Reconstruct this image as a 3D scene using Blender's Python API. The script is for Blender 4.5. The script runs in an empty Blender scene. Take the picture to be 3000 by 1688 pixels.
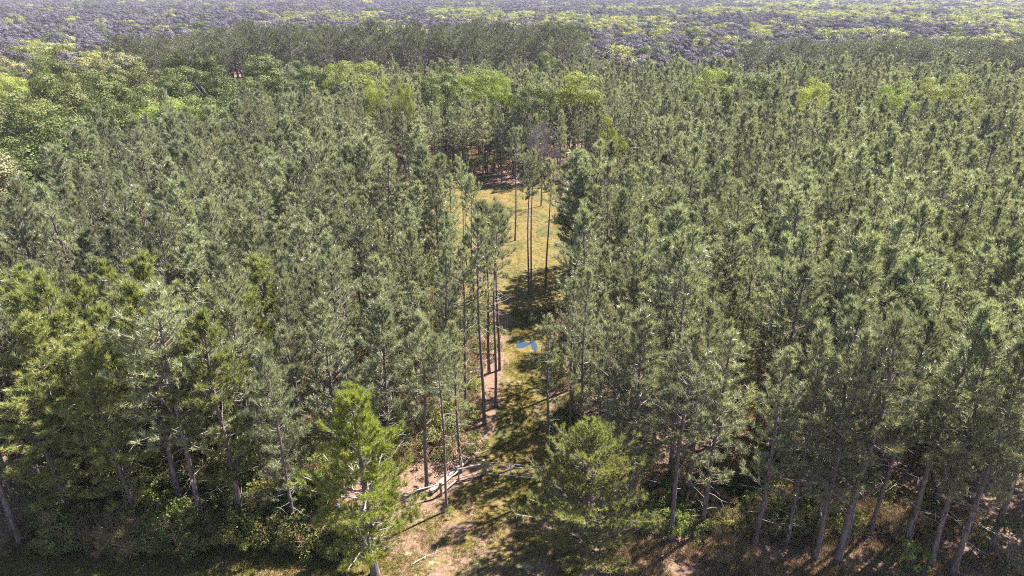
import bpy, math, random
import numpy as np
from mathutils import Vector

sc = bpy.context.scene
C = sc.collection
R = math.radians

# ------------------------------------------------------------------ camera, world, sun, exposure
CAM_H, PITCH, LENS = 38.0, 23.9, 24.0
cam_d = bpy.data.cameras.new('camera'); cam = bpy.data.objects.new('camera', cam_d); C.objects.link(cam)
cam.location = (0, 0, CAM_H); cam.rotation_euler = (R(90 - PITCH), 0, 0)
cam_d.sensor_width = 36; cam_d.lens = LENS; cam_d.clip_start = .5; cam_d.clip_end = 9000
sc.camera = cam

SUN_EL, SUN_DIR = 53.0, (0.81, 0.586)                 # horizontal direction towards the sun
w = bpy.data.worlds.new('World'); sc.world = w; w.use_nodes = True
nt = w.node_tree; nt.nodes.clear()
sky = nt.nodes.new('ShaderNodeTexSky'); sky.sky_type = 'NISHITA'; sky.sun_disc = False
sky.sun_elevation = R(SUN_EL); sky.sun_rotation = math.atan2(SUN_DIR[0], SUN_DIR[1])
sky.air_density = 1.0; sky.dust_density = .6; sky.ozone_density = 1.2
bg = nt.nodes.new('ShaderNodeBackground'); bg.inputs[1].default_value = 0.06
wo = nt.nodes.new('ShaderNodeOutputWorld')
nt.links.new(sky.outputs[0], bg.inputs[0]); nt.links.new(bg.outputs[0], wo.inputs[0])

sd = bpy.data.lights.new('sun', 'SUN'); sun = bpy.data.objects.new('sun', sd); C.objects.link(sun)
sd.energy = 5.0; sd.angle = R(.5); sd.color = (1, .95, .87)
ce = math.cos(R(SUN_EL))
sun.rotation_euler = Vector((SUN_DIR[0] * ce, SUN_DIR[1] * ce, math.sin(R(SUN_EL)))).to_track_quat('Z', 'Y').to_euler()
sc.view_settings.view_transform = 'Standard'; sc.view_settings.look = 'None'
sc.view_settings.exposure = 2.4; sc.view_settings.gamma = 1
cy = sc.cycles
cy.max_bounces = 5; cy.diffuse_bounces = 3; cy.glossy_bounces = 2; cy.transmission_bounces = 3
cy.volume_bounces = 0; cy.transparent_max_bounces = 8
cy.use_denoising = False
cy.filter_width = 1.1

FPX = LENS / 36 * 3000
cp, sp_ = math.cos(R(PITCH)), math.sin(R(PITCH))
def at(px, py, h=0.0):
    """ground (or height h) point below a pixel of the 3000 px wide photo"""
    u, v = (px - 1500) / FPX, (py - 844) / FPX
    den = sp_ + v * cp
    return ((CAM_H - h) * u / den, (CAM_H - h) * (cp - v * sp_) / den)
def proj(x, y, z):
    d = y * cp + (CAM_H - z) * sp_
    return 1500 + FPX * x / d, 844 + FPX * ((CAM_H - z) * cp - y * sp_) / d

# ------------------------------------------------------------------ mesh helpers
class MB:
    def __init__(s): s.v = []; s.f = []; s.n = 0; s.m = []
    def add(s, v, f, mi=0):
        v = np.asarray(v, float).reshape(-1, 3); f = np.asarray(f, int)
        s.v.append(v); s.f.append(f + s.n); s.m.append(np.full(len(f), mi)); s.n += len(v)
    def tube(s, pts, rad, sides=6, mi=0, cap=False):
        pts = np.asarray(pts, float); n = len(pts); rad = np.asarray(rad, float)
        t = np.gradient(pts, axis=0); t /= np.linalg.norm(t, axis=1)[:, None] + 1e-9
        ref = np.array([0, 0, 1.]) if abs(t[0][2]) < .9 else np.array([1., 0, 0])
        a = np.cross(t, ref); a /= np.linalg.norm(a, axis=1)[:, None] + 1e-9
        b = np.cross(t, a)
        th = np.arange(sides) / sides * 2 * math.pi
        ring = (np.cos(th)[None, :, None] * a[:, None] + np.sin(th)[None, :, None] * b[:, None]) * rad[:, None, None] + pts[:, None]
        i = np.arange(n - 1)[:, None] * sides; j = np.arange(sides)[None]; k = (j + 1) % sides
        f = np.stack([i + j, i + k, i + sides + k, i + sides + j], -1).reshape(-1, 4)
        s.add(ring.reshape(-1, 3), f, mi)
        if cap:
            for e in (0, n - 1):
                c = pts[e]; base = s.n; s.add(np.vstack([ring[e], c[None]]), [[q, (q + 1) % sides, sides, sides] for q in range(sides)], mi)
    def build(s, name, mats, parent=None, smooth=False, attr=None):
        me = bpy.data.meshes.new(name)
        v = np.vstack(s.v)
        loops, starts, mi = [], [], []
        st = 0
        for f, m in zip(s.f, s.m):
            if f.shape[1] == 4 and len(f) and np.all(f[:, 2] == f[:, 3]): f = f[:, :3]
            loops.append(f.ravel()); k = f.shape[1]
            starts.append(st + np.arange(len(f)) * k); st += f.size; mi.append(m)
        loops = np.concatenate(loops); starts = np.concatenate(starts); mi = np.concatenate(mi)
        me.vertices.add(len(v)); me.vertices.foreach_set('co', v.astype(np.float32).ravel())
        me.loops.add(len(loops)); me.loops.foreach_set('vertex_index', loops.astype(np.int32))
        me.polygons.add(len(starts)); me.polygons.foreach_set('loop_start', starts.astype(np.int32))
        me.polygons.foreach_set('material_index', mi.astype(np.int32))
        if smooth: me.polygons.foreach_set('use_smooth', np.ones(len(starts), bool))
        me.update(calc_edges=True); me.validate()
        for m in (mats if isinstance(mats, (list, tuple)) else [mats]): me.materials.append(m)
        if attr:
            for k, a in attr.items():
                at_ = me.attributes.new(k, 'FLOAT', 'POINT'); at_.data.foreach_set('value', np.asarray(a, np.float32))
        o = bpy.data.objects.new(name, me); C.objects.link(o)
        if parent: o.parent = parent
        return o
def unit(a): return a / (np.linalg.norm(a, axis=-1, keepdims=True) + 1e-9)
def rot_about(v, axis, ang):
    axis = axis / np.linalg.norm(axis)
    return v * math.cos(ang) + np.cross(axis, v) * math.sin(ang) + axis * np.dot(axis, v) * (1 - math.cos(ang))
def empty(name, loc=(0, 0, 0), rz=0):
    o = bpy.data.objects.new(name, None); C.objects.link(o); o.location = loc; o.rotation_euler = (0, 0, rz); o.empty_display_size = .3
    return o
def tag(o, label=None, cat=None, group=None, kind=None):
    if label: o['label'] = label
    if cat: o['category'] = cat
    if group: o['group'] = group
    if kind: o['kind'] = kind
    return o
def dup(root):
    r = root.copy(); C.objects.link(r)
    for ch in list(root.children):
        c = ch.copy(); C.objects.link(c); c.parent = r
        for g in list(ch.children):
            d = g.copy(); C.objects.link(d); d.parent = c
    return r

# ------------------------------------------------------------------ materials
def mat_base(name):
    m = bpy.data.materials.new(name); m.use_nodes = True
    t = m.node_tree; t.nodes.clear()
    return m, t, t.nodes.new, t.links.new
def foliage(name, c1, c2, rough=.45, trans=.35, spec=.5, vary=.35, hue=.03, tcol=None):
    m, t, N, L = mat_base(name)
    g = N('ShaderNodeNewGeometry'); oi = N('ShaderNodeObjectInfo')
    mix = N('ShaderNodeMix'); mix.data_type = 'RGBA'
    mix.inputs[6].default_value = (*c1, 1); mix.inputs[7].default_value = (*c2, 1)
    L(g.outputs['Random Per Island'], mix.inputs[0])
    hs = N('ShaderNodeHueSaturation')
    mr = N('ShaderNodeMapRange'); mr.inputs[3].default_value = 1 - vary; mr.inputs[4].default_value = 1 + vary
    L(oi.outputs['Random'], mr.inputs[0]); L(mr.outputs[0], hs.inputs['Value'])
    ml = N('ShaderNodeMath'); ml.operation = 'MULTIPLY'; ml.inputs[1].default_value = 7.31; L(oi.outputs['Random'], ml.inputs[0])
    fr = N('ShaderNodeMath'); fr.operation = 'FRACT'; L(ml.outputs[0], fr.inputs[0])
    mh = N('ShaderNodeMapRange'); mh.inputs[3].default_value = .5 - hue; mh.inputs[4].default_value = .5 + hue
    L(fr.outputs[0], mh.inputs[0]); L(mh.outputs[0], hs.inputs['Hue'])
    L(mix.outputs[2], hs.inputs['Color'])
    p = N('ShaderNodeBsdfPrincipled'); p.inputs['Roughness'].default_value = rough
    p.inputs['Specular IOR Level'].default_value = spec
    L(hs.outputs[0], p.inputs['Base Color'])
    tr = N('ShaderNodeBsdfTranslucent')
    gm = N('ShaderNodeMix'); gm.data_type = 'RGBA'; gm.blend_type = 'MULTIPLY'; gm.inputs[0].default_value = 1
    gm.inputs[7].default_value = (*(tcol or (1.5, 1.6, .6)), 1); L(hs.outputs[0], gm.inputs[6]); L(gm.outputs[2], tr.inputs[0])
    ms = N('ShaderNodeMixShader'); ms.inputs[0].default_value = trans
    L(p.outputs[0], ms.inputs[1]); L(tr.outputs[0], ms.inputs[2])
    o = N('ShaderNodeOutputMaterial'); L(ms.outputs[0], o.inputs[0])
    return m
def rough_mat(name, cols, scale=3, zs=1, rough=.85, bump=.3, bscale=None, detail=6, metal=0):
    m, t, N, L = mat_base(name)
    tc = N('ShaderNodeTexCoord'); mp = N('ShaderNodeMapping'); mp.inputs['Scale'].default_value = (scale, scale, scale * zs)
    L(tc.outputs['Object'], mp.inputs[0])
    no = N('ShaderNodeTexNoise'); no.inputs['Scale'].default_value = 1; no.inputs['Detail'].default_value = detail; no.inputs['Roughness'].default_value = .65
    L(mp.outputs[0], no.inputs['Vector'])
    cr = N('ShaderNodeValToRGB'); e = cr.color_ramp.elements
    e[0].position = .32; e[0].color = (*cols[0], 1); e[1].position = .68; e[1].color = (*cols[-1], 1)
    for i, c in enumerate(cols[1:-1]):
        x = e.new(.32 + .36 * (i + 1) / (len(cols) - 1)); x.color = (*c, 1)
    L(no.outputs[0], cr.inputs[0])
    p = N('ShaderNodeBsdfPrincipled'); p.inputs['Roughness'].default_value = rough; p.inputs['Metallic'].default_value = metal
    p.inputs['Specular IOR Level'].default_value = .3
    L(cr.outputs[0], p.inputs['Base Color'])
    b = N('ShaderNodeBump'); b.inputs['Strength'].default_value = bump; b.inputs['Distance'].default_value = .05
    L(no.outputs[0], b.inputs['Height']); L(b.outputs[0], p.inputs['Normal'])
    o = N('ShaderNodeOutputMaterial'); L(p.outputs[0], o.inputs[0])
    return m
M = {}
M['needle'] = foliage('needles', (.080, .090, .052), (.305, .305, .200), rough=.40, trans=.40, spec=.7, vary=.34, hue=.018, tcol=(1.3, 1.35, .72))
M['needle_warm'] = foliage('needles_warm', (.100, .115, .040), (.275, .275, .125), rough=.45, trans=.42, spec=.5, vary=.2, hue=.008, tcol=(1.4, 1.45, .5))
M['needle_bright'] = foliage('needles_bright', (.125, .145, .028), (.25, .26, .075), rough=.45, trans=.42, spec=.4, vary=.05, hue=.0)
M['needle_olive'] = foliage('needles_olive', (.115, .13, .045), (.23, .22, .09), rough=.5, trans=.42, spec=.4, vary=.05, hue=.0)
M['needle_dark'] = foliage('needles_dark', (.048, .056, .034), (.15, .155, .095), rough=.45, trans=.25, spec=.5, vary=.3, hue=.015)
M['leaf_green'] = foliage('leaves_green', (.045, .058, .018), (.135, .148, .050), rough=.6, trans=.18, spec=.15, vary=.3, hue=.02)
M['leaf_pale'] = foliage('leaves_pale', (.11, .11, .05), (.26, .235, .13), rough=.6, trans=.15, spec=.15, vary=.2, hue=.02, tcol=(1.2, 1.2, .6))
M['leaf_yellow'] = foliage('leaves_yellow', (.14, .15, .045), (.31, .30, .12), rough=.6, trans=.25, spec=.15, vary=.3, hue=.025, tcol=(1.3, 1.4, .5))
M['leaf_spring'] = foliage('leaves_spring', (.105, .122, .028), (.235, .245, .070), rough=.6, trans=.38, spec=.2, vary=.2, hue=.02)
M['twig_grey'] = foliage('twigs_grey', (.060, .052, .058), (.172, .150, .168), rough=.9, trans=.08, spec=.1, vary=.35, hue=.04, tcol=(1, 1, 1))
M['twig_purple'] = foliage('twigs_purple', (.10, .08, .085), (.20, .16, .165), rough=.8, trans=.1, spec=.2, vary=.1, hue=.0, tcol=(1, 1, 1))
M['twig_brown'] = foliage('twigs_brown', (.14, .095, .05), (.30, .21, .12), rough=.8, trans=.2, spec=.2, vary=.3, hue=.02, tcol=(1, .9, .7))
M['grass'] = foliage('grass_blades', (.09, .09, .018), (.20, .165, .045), rough=.6, trans=.35, spec=.3, vary=.1, hue=.01, tcol=(1.2, 1.2, .5))
M['dry_grass'] = foliage('dry_grass', (.17, .12, .06), (.32, .24, .14), rough=.7, trans=.3, spec=.2, vary=.15, hue=.01, tcol=(1.1, 1, .7))
M['bark'] = rough_mat('pine_bark', [(.045, .032, .032), (.115, .085, .085), (.22, .17, .17)], 9, .22, bump=.9)
M['limb'] = rough_mat('limb_bark', [(.09, .07, .065), (.20, .16, .15)], 5, .5)
M['dead'] = rough_mat('dead_wood', [(.20, .17, .165), (.36, .32, .31)], 4, .4)
M['wood'] = rough_mat('post_wood', [(.16, .10, .06), (.30, .21, .14)], 9, .15)
M['wood_grey'] = rough_mat('grey_post_wood', [(.14, .12, .13), (.26, .22, .23)], 9, .15)
M['rail'] = rough_mat('pale_rail', [(.17, .145, .135), (.32, .285, .265)], 3, 1)
M['log'] = rough_mat('bleached_log', [(.17, .125, .10), (.33, .26, .225)], 3, 1)
M['steel'] = rough_mat('galvanised_steel', [(.20, .195, .19), (.32, .315, .31)], 6, 1, rough=.6, metal=0, bump=.05)

# ground : attribute 'grassy' (0 needle litter .. 1 grass) and 'sandy'
def ground_mat():
    m, t, N, L = mat_base('ground_cover')
    g = N('ShaderNodeNewGeometry')
    def noise(s, d=5, r=.6):
        n = N('ShaderNodeTexNoise'); n.inputs['Scale'].default_value = s; n.inputs['Detail'].default_value = d; n.inputs['Roughness'].default_value = r
        L(g.outputs['Position'], n.inputs['Vector']); return n
    def ramp(src, stops):
        cr = N('ShaderNodeValToRGB'); e = cr.color_ramp.elements
        e[0].position, e[0].color = stops[0][0], (*stops[0][1], 1); e[1].position, e[1].color = stops[-1][0], (*stops[-1][1], 1)
        for p_, c in stops[1:-1]: x = e.new(p_); x.color = (*c, 1)
        L(src, cr.inputs[0]); return cr
    fine = noise(3.5, 8, .75); mid = noise(.55, 5, .65)
    lit = ramp(fine.outputs[0], [(.28, (.045, .028, .020)), (.5, (.14, .085, .060)), (.72, (.27, .18, .135))])
    gr = ramp(fine.outputs[0], [(.28, (.055, .048, .010)), (.5, (.115, .088, .028)), (.72, (.215, .16, .065))])
    sand = ramp(fine.outputs[0], [(.3, (.20, .14, .11)), (.7, (.36, .26, .21))])
    big = noise(.16, 4, .7); mixg = N('ShaderNodeMix'); mixg.data_type = 'RGBA'; mixg.blend_type = 'MULTIPLY'
    vr = ramp(big.outputs[0], [(.36, (.50, .62, .60)), (.5, (.95, .95, .9)), (.64, (1.15, 1.0, 1.0))]); mixg.inputs[0].default_value = 1
    clump = noise(1.6, 3, .7); vc = ramp(clump.outputs[0], [(.38, (.55, .62, .5)), (.52, (1, 1, 1))]); mc = N('ShaderNodeMix'); mc.data_type = 'RGBA'; mc.blend_type = 'MULTIPLY'; mc.inputs[0].default_value = 1
    L(gr.outputs[0], mixg.inputs[6]); L(vr.outputs[0], mixg.inputs[7]); L(mixg.outputs[2], mc.inputs[6]); L(vc.outputs[0], mc.inputs[7]); gr = mc
    at1 = N('ShaderNodeAttribute'); at1.attribute_name = 'grassy'
    at2 = N('ShaderNodeAttribute'); at2.attribute_name = 'sandy'
    def mask(a, k):
        s = N('ShaderNodeMath'); s.operation = 'SUBTRACT'; L(mid.outputs[0], s.inputs[0]); s.inputs[1].default_value = .5
        q = N('ShaderNodeMath'); q.operation = 'MULTIPLY'; L(s.outputs[0], q.inputs[0]); q.inputs[1].default_value = k
        z = N('ShaderNodeMath'); z.operation = 'ADD'; L(a, z.inputs[0]); L(q.outputs[0], z.inputs[1])
        mr = N('ShaderNodeMapRange'); mr.interpolation_type = 'SMOOTHSTEP'; mr.inputs[1].default_value = .3; mr.inputs[2].default_value = .7
        L(z.outputs[0], mr.inputs[0]); return mr
    m1 = N('ShaderNodeMix'); m1.data_type = 'RGBA'; L(mask(at1.outputs['Fac'], 2.2).outputs[0], m1.inputs[0]); L(lit.outputs[0], m1.inputs[6]); L(gr.outputs[2], m1.inputs[7])
    m2 = N('ShaderNodeMix'); m2.data_type = 'RGBA'; L(mask(at2.outputs['Fac'], 2.5).outputs[0], m2.inputs[0]); L(m1.outputs[2], m2.inputs[6]); L(sand.outputs[0], m2.inputs[7])
    p = N('ShaderNodeBsdfPrincipled'); p.inputs['Roughness'].default_value = .9; p.inputs['Specular IOR Level'].default_value = .15
    L(m2.outputs[2], p.inputs['Base Color'])
    b = N('ShaderNodeBump'); b.inputs['Strength'].default_value = .9; b.inputs['Distance'].default_value = .12
    L(fine.outputs[0], b.inputs['Height']); L(b.outputs[0], p.inputs['Normal'])
    o = N('ShaderNodeOutputMaterial'); L(p.outputs[0], o.inputs[0])
    return m
M['ground'] = ground_mat()

# ------------------------------------------------------------------ layout regions (world metres; camera above the origin, looking along +y)
CLEARING = [(-3, 79), (-7, 80), (-7.5, 95), (-21, 100), (-25, 139), (26, 139), (20, 101), (8, 95), (7, 80), (4, 78)]
APRON = [(-9.5, 36), (-12, 40), (-7, 42.2), (-5.6, 44), (-2.6, 46.5), (-1.4, 50), (3.6, 50), (3.4, 44), (4.0, 40), (5.5, 38), (6, 33), (-9, 33)]
TRACK = [(-1.6, 46), (-1.3, 60), (-.6, 72), (-.2, 80), (5.2, 80), (4.4, 68), (3.7, 58), (3.5, 46)]
HARDWOOD = [(-60, 84), (-110, 76), (-170, 140), (-190, 222), (-120, 226), (-72, 212), (-56, 176), (-52, 156), (-64, 134), (-70, 112)]
def inside(poly, x, y):
    c = False; n = len(poly)
    for i in range(n):
        x1, y1 = poly[i]; x2, y2 = poly[(i + 1) % n]
        if (y1 > y) != (y2 > y) and x < (x2 - x1) * (y - y1) / (y2 - y1) + x1: c = not c
    return c
def inside_np(poly, x, y):
    c = np.zeros(x.shape, bool); n = len(poly)
    for i in range(n):
        x1, y1 = poly[i]; x2, y2 = poly[(i + 1) % n]
        if y1 == y2: continue
        c ^= ((y1 > y) != (y2 > y)) & (x < (x2 - x1) * (y - y1) / (y2 - y1) + x1)
    return c

# ------------------------------------------------------------------ ground sheet, path, lawn, water
def cover(x, y):
    g = np.full(x.shape, .12)
    for P, q in ((CLEARING, 1.0), (TRACK, .72)): g[inside_np(P, x, y)] = q
    g[inside_np(APRON, x, y)] = .45
    g[(y > 42) & (y < 52) & (x > -2.8) & (x < 3.6)] = .9
    g[(x < -9) & (y < 39.5)] = .6
    s = np.zeros(x.shape)
    s[(x > -3.4) & (x < 2.0) & (y < 37.2)] = .38
    s[(x > -12) & (x < -5) & (y < 42)] = .18
    s[(np.abs(x - 1.0) < .7) & (y > 60) & (y < 66)] = .2
    return g, s
def sheet(name, xs, ys, z, poly=None, keep=None):
    X, Y = np.meshgrid(xs, ys); nx, ny = len(xs), len(ys)
    g, s = cover(X, Y)
    for _ in range(2):
        if min(nx, ny) > 4:
            g2 = g.copy(); g2[1:-1, 1:-1] = (g[1:-1, 1:-1] * 2 + g[:-2, 1:-1] + g[2:, 1:-1] + g[1:-1, :-2] + g[1:-1, 2:]) / 6; g = g2
            s2 = s.copy(); s2[1:-1, 1:-1] = (s[1:-1, 1:-1] * 2 + s[:-2, 1:-1] + s[2:, 1:-1] + s[1:-1, :-2] + s[1:-1, 2:]) / 6; s = s2
    i = np.arange(nx - 1)[None] + np.arange(ny - 1)[:, None] * nx
    f = np.stack([i, i + 1, i + nx + 1, i + nx], -1).reshape(-1, 4)
    V = np.stack([X.ravel(), Y.ravel(), np.full(X.size, z)], 1)
    if poly is not None:
        cx = V[f].mean(1); k = inside_np(poly, cx[:, 0], cx[:, 1]); f = f[k]
        used = np.unique(f); remap = np.zeros(len(V), int); remap[used] = np.arange(len(used))
        V = V[used]; f = remap[f]; g = g.ravel()[used]; s = s.ravel()[used]
    mb = MB(); mb.add(V, f)
    return mb.build(name, M['ground'], attr={'grassy': g.ravel(), 'sandy': s.ravel()})
xs = np.concatenate([[-6000, -2500, -1000, -400, -150], np.arange(-60, 60.1, .6), [150, 400, 1000, 2500, 6000]])
ys = np.concatenate([[-600, -100, 0, 20], np.arange(30, 150.1, .6), [200, 400, 1000, 2500, 8000]])
tag(sheet('ground', xs, ys, 0), 'needle litter and dry grass on the forest floor', None, kind='structure')
tag(sheet('path', np.arange(-14, 8.1, .6), np.arange(30, 82, .6), .004, [(-9.5, 33), (-9, 37), (-6, 41), (-4.6, 44), (-2, 46.5), (-1.3, 60), (-.6, 72), (-.2, 81), (5.2, 81), (4.4, 68), (3.7, 58), (3.4, 44), (5, 33)]),
    'grassy track running through the gate to the clearing', None, kind='structure')
tag(sheet('lawn', np.arange(-30, 30.1, .6), np.arange(81, 141, .6), .004, CLEARING), 'olive and yellow grass of the clearing among the pines', None, kind='structure')

# puddle water: two irregular pools in the wheel ruts
m, t, N, L = mat_base('puddle_water')
p = N('ShaderNodeBsdfPrincipled'); p.inputs['Base Color'].default_value = (.02, .035, .06, 1); p.inputs['Roughness'].default_value = .06
p.inputs['IOR'].default_value = 1.33; p.inputs['Specular IOR Level'].default_value = .35
n_ = N('ShaderNodeTexNoise'); n_.inputs['Scale'].default_value = 6; b_ = N('ShaderNodeBump'); b_.inputs['Strength'].default_value = .05
L(n_.outputs[0], b_.inputs['Height']); L(b_.outputs[0], p.inputs['Normal'])
o_ = N('ShaderNodeOutputMaterial'); L(p.outputs[0], o_.inputs[0]); M['water'] = m
rng = np.random.default_rng(3)
mb = MB()
for (cx, cy_, rx, ry, tilt) in ((1.15, 69.6, .78, .85, .1), (2.5, 69.4, .36, 1.35, -.12)):
    a = np.linspace(0, 2 * math.pi, 28, endpoint=False)
    r = 1 + .18 * np.sin(3 * a + 1) + .1 * np.sin(5 * a + cx) + rng.uniform(-.06, .06, 28)
    X = cx + rx * r * np.cos(a) + tilt * ry * np.sin(a); Y = cy_ + ry * r * np.sin(a)
    V = np.vstack([np.stack([X, Y, np.full(28, .010)], 1), [[cx, cy_, .010]]])
    mb.add(V, [[i, (i + 1) % 28, 28, 28] for i in range(28)])
tag(mb.build('water', M['water']), 'blue puddles lying in the ruts of the grassy track', None, kind='structure')

# ------------------------------------------------------------------ tree builders
def needles(mb, P, D, L0, K, width, rng, spread=.9, droop=.15):
    """tufts of needles at points P along directions D"""
    n = len(P)
    d = unit(D[:, None, :] + rng.normal(size=(n, K, 3)) * spread)
    ln = L0 * rng.uniform(.7, 1.2, (n, K, 1)) * rng.uniform(.8, 1.2, (n, 1, 1))
    b0 = P[:, None, :] + rng.normal(size=(n, K, 3)) * L0 * .07 - D[:, None, :] * L0 * rng.uniform(-.1, .75, (n, K, 1))
    side = unit(np.cross(d, rng.normal(size=(n, K, 3)))) * width * .5
    tip = b0 + d * ln; tip[..., 2] -= ln[..., 0] * droop * rng.uniform(0, 1, (n, K))
    V = np.stack([b0 + side, b0 - side, tip], 2).reshape(-1, 3)
    mb.add(V, np.arange(len(V)).reshape(-1, 3))

def pine(name, seed, H=18, zb=9, rad=2.7, tuftL=.32, K=24, width=.026, whorl=.5, nbr=(3, 5), r0=.17, mats=('needle', 'limb'),
         round_top=False, dead=10, lean=.02, tuft_step=.5, sub=1.0, elev=(2, 58), spread=.42, wob=.12):
    rng = np.random.default_rng(seed)
    root = empty(name)
    z = np.linspace(0, H, 14); ph = rng.uniform(0, 6.28); la = rng.uniform(0, 6.28)
    ax = np.cos(la) * lean * z + wob * np.sin(z * .35 + ph) * (z / H); ay = np.sin(la) * lean * z + wob * np.cos(z * .3 + ph) * (z / H)
    def axis(h): return np.array([np.interp(h, z, ax), np.interp(h, z, ay), h])
    tr = MB(); rr = r0 * (1 - z / H) ** .75 + .022; rr[0] *= 1.35
    tr.tube(np.stack([ax, ay, z - .15], 1), rr, 8)
    br = MB(); TP, TD = [], []
    def tufts(p, d): TP.append(p); TD.append(unit(np.asarray(d, float) + [0, 0, .45]))
    h = zb
    while h < H - .25:
        t = (h - zb) / (H - zb)
        if round_top: prof = math.sqrt(max(0, 1 - (1.7 * t - .75) ** 2)) if t > .44 else .55 + t
        else: prof = (1 - t ** 1.85) ** .75 * (.6 + 1.2 * t if t < .3 else .96) * (.82 + .25 * math.sin(h * 1.9 + ph * 3))
        k = rng.integers(nbr[0], nbr[1] + 1); a0 = rng.uniform(0, 6.28)
        for i in range(k):
            a = a0 + i * 6.283 / k + rng.uniform(-.5, .5)
            Lb = max(.35, rad * prof * rng.uniform(.4, 1.3))
            hh = min(H - .2, h + rng.uniform(-.2, .2))
            el = R(elev[0] + (elev[1] - elev[0]) * t ** 1.1 + rng.uniform(-12, 12))
            d = np.array([math.cos(a) * math.cos(el), math.sin(a) * math.cos(el), math.sin(el)])
            s = np.linspace(0, 1, 5)[:, None]
            side = np.array([-math.sin(a), math.cos(a), 0]) * rng.uniform(-.18, .18)
            pts = axis(hh) + d * Lb * s + np.array([0, 0, .22 * Lb]) * s ** 2 + side * Lb * s ** 2
            rb = .018 + .012 * Lb
            br.tube(pts, rb * (1 - .75 * s[:, 0]), 4)
            tufts(pts[-1], unit(pts[-1] - pts[-2]))
            ns = max(1, int(round(Lb / tuft_step * sub)))
            for j in range(ns):
                q = .25 + .72 * (j + rng.uniform(0, 1)) / ns
                bp = np.array([np.interp(q, s[:, 0], pts[:, c]) for c in range(3)])
                bd = unit(d + np.array([0, 0, .45 * q]))
                sd_ = 1 if rng.random() < .5 else -1
                L2 = Lb * (1.1 - q) * rng.uniform(.3, .6) + .12
                sdv = unit(bd * .8 + sd_ * np.array([-math.sin(a), math.cos(a), 0]) * rng.uniform(.3, 1) + np.array([0, 0, rng.uniform(.0, .5)]))
                e = bp + sdv * L2
                if L2 > .3: br.tube(np.array([bp, (bp + e) / 2 + [0, 0, -.03], e]), [.012, .009, .006], 3)
                tufts(e, unit(sdv + [0, 0, .35]))
                if L2 > .55: tufts(bp + sdv * L2 * .5 + rng.normal(size=3) * .12, unit(sdv + rng.normal(size=3) * .4))
        h += whorl * rng.uniform(.7, 1.3) * (1 - .45 * t)
    for hh in np.linspace(H - 1.0, H, 4): tufts(axis(hh), np.array([0, 0, 1.]) + rng.normal(size=3) * .15)
    for i in range(dead):
        hh = rng.uniform(max(1.5, zb - 5), zb + 1.5); a = rng.uniform(0, 6.28); Lb = rng.uniform(.4, 2.2)
        d = np.array([math.cos(a), math.sin(a), rng.uniform(-.25, .35)])
        s = np.linspace(0, 1, 4)[:, None]
        pts = axis(hh) + d * Lb * s + np.array([0, 0, rng.uniform(-.3, .25) * Lb]) * s ** 2 + rng.normal(size=(4, 3)) * .05 * s
        tr.tube(pts, np.linspace(.022, .008, 4), 3, mi=1)
        if Lb > 1:
            e = pts[2] + unit(d + rng.normal(size=3) * .6) * Lb * .4
            tr.tube(np.array([pts[2], e]), [.012, .006], 3, mi=1)
    tr.build('trunk', [M['bark'], M['dead']], root, smooth=True)
    br.build('branches', M[mats[1]], root)
    nb = MB(); needles(nb, np.array(TP), np.array(TD), tuftL, K, width, rng, spread)
    nb.build('crown', M[mats[0]], root)
    root['height'] = H
    return root

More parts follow.
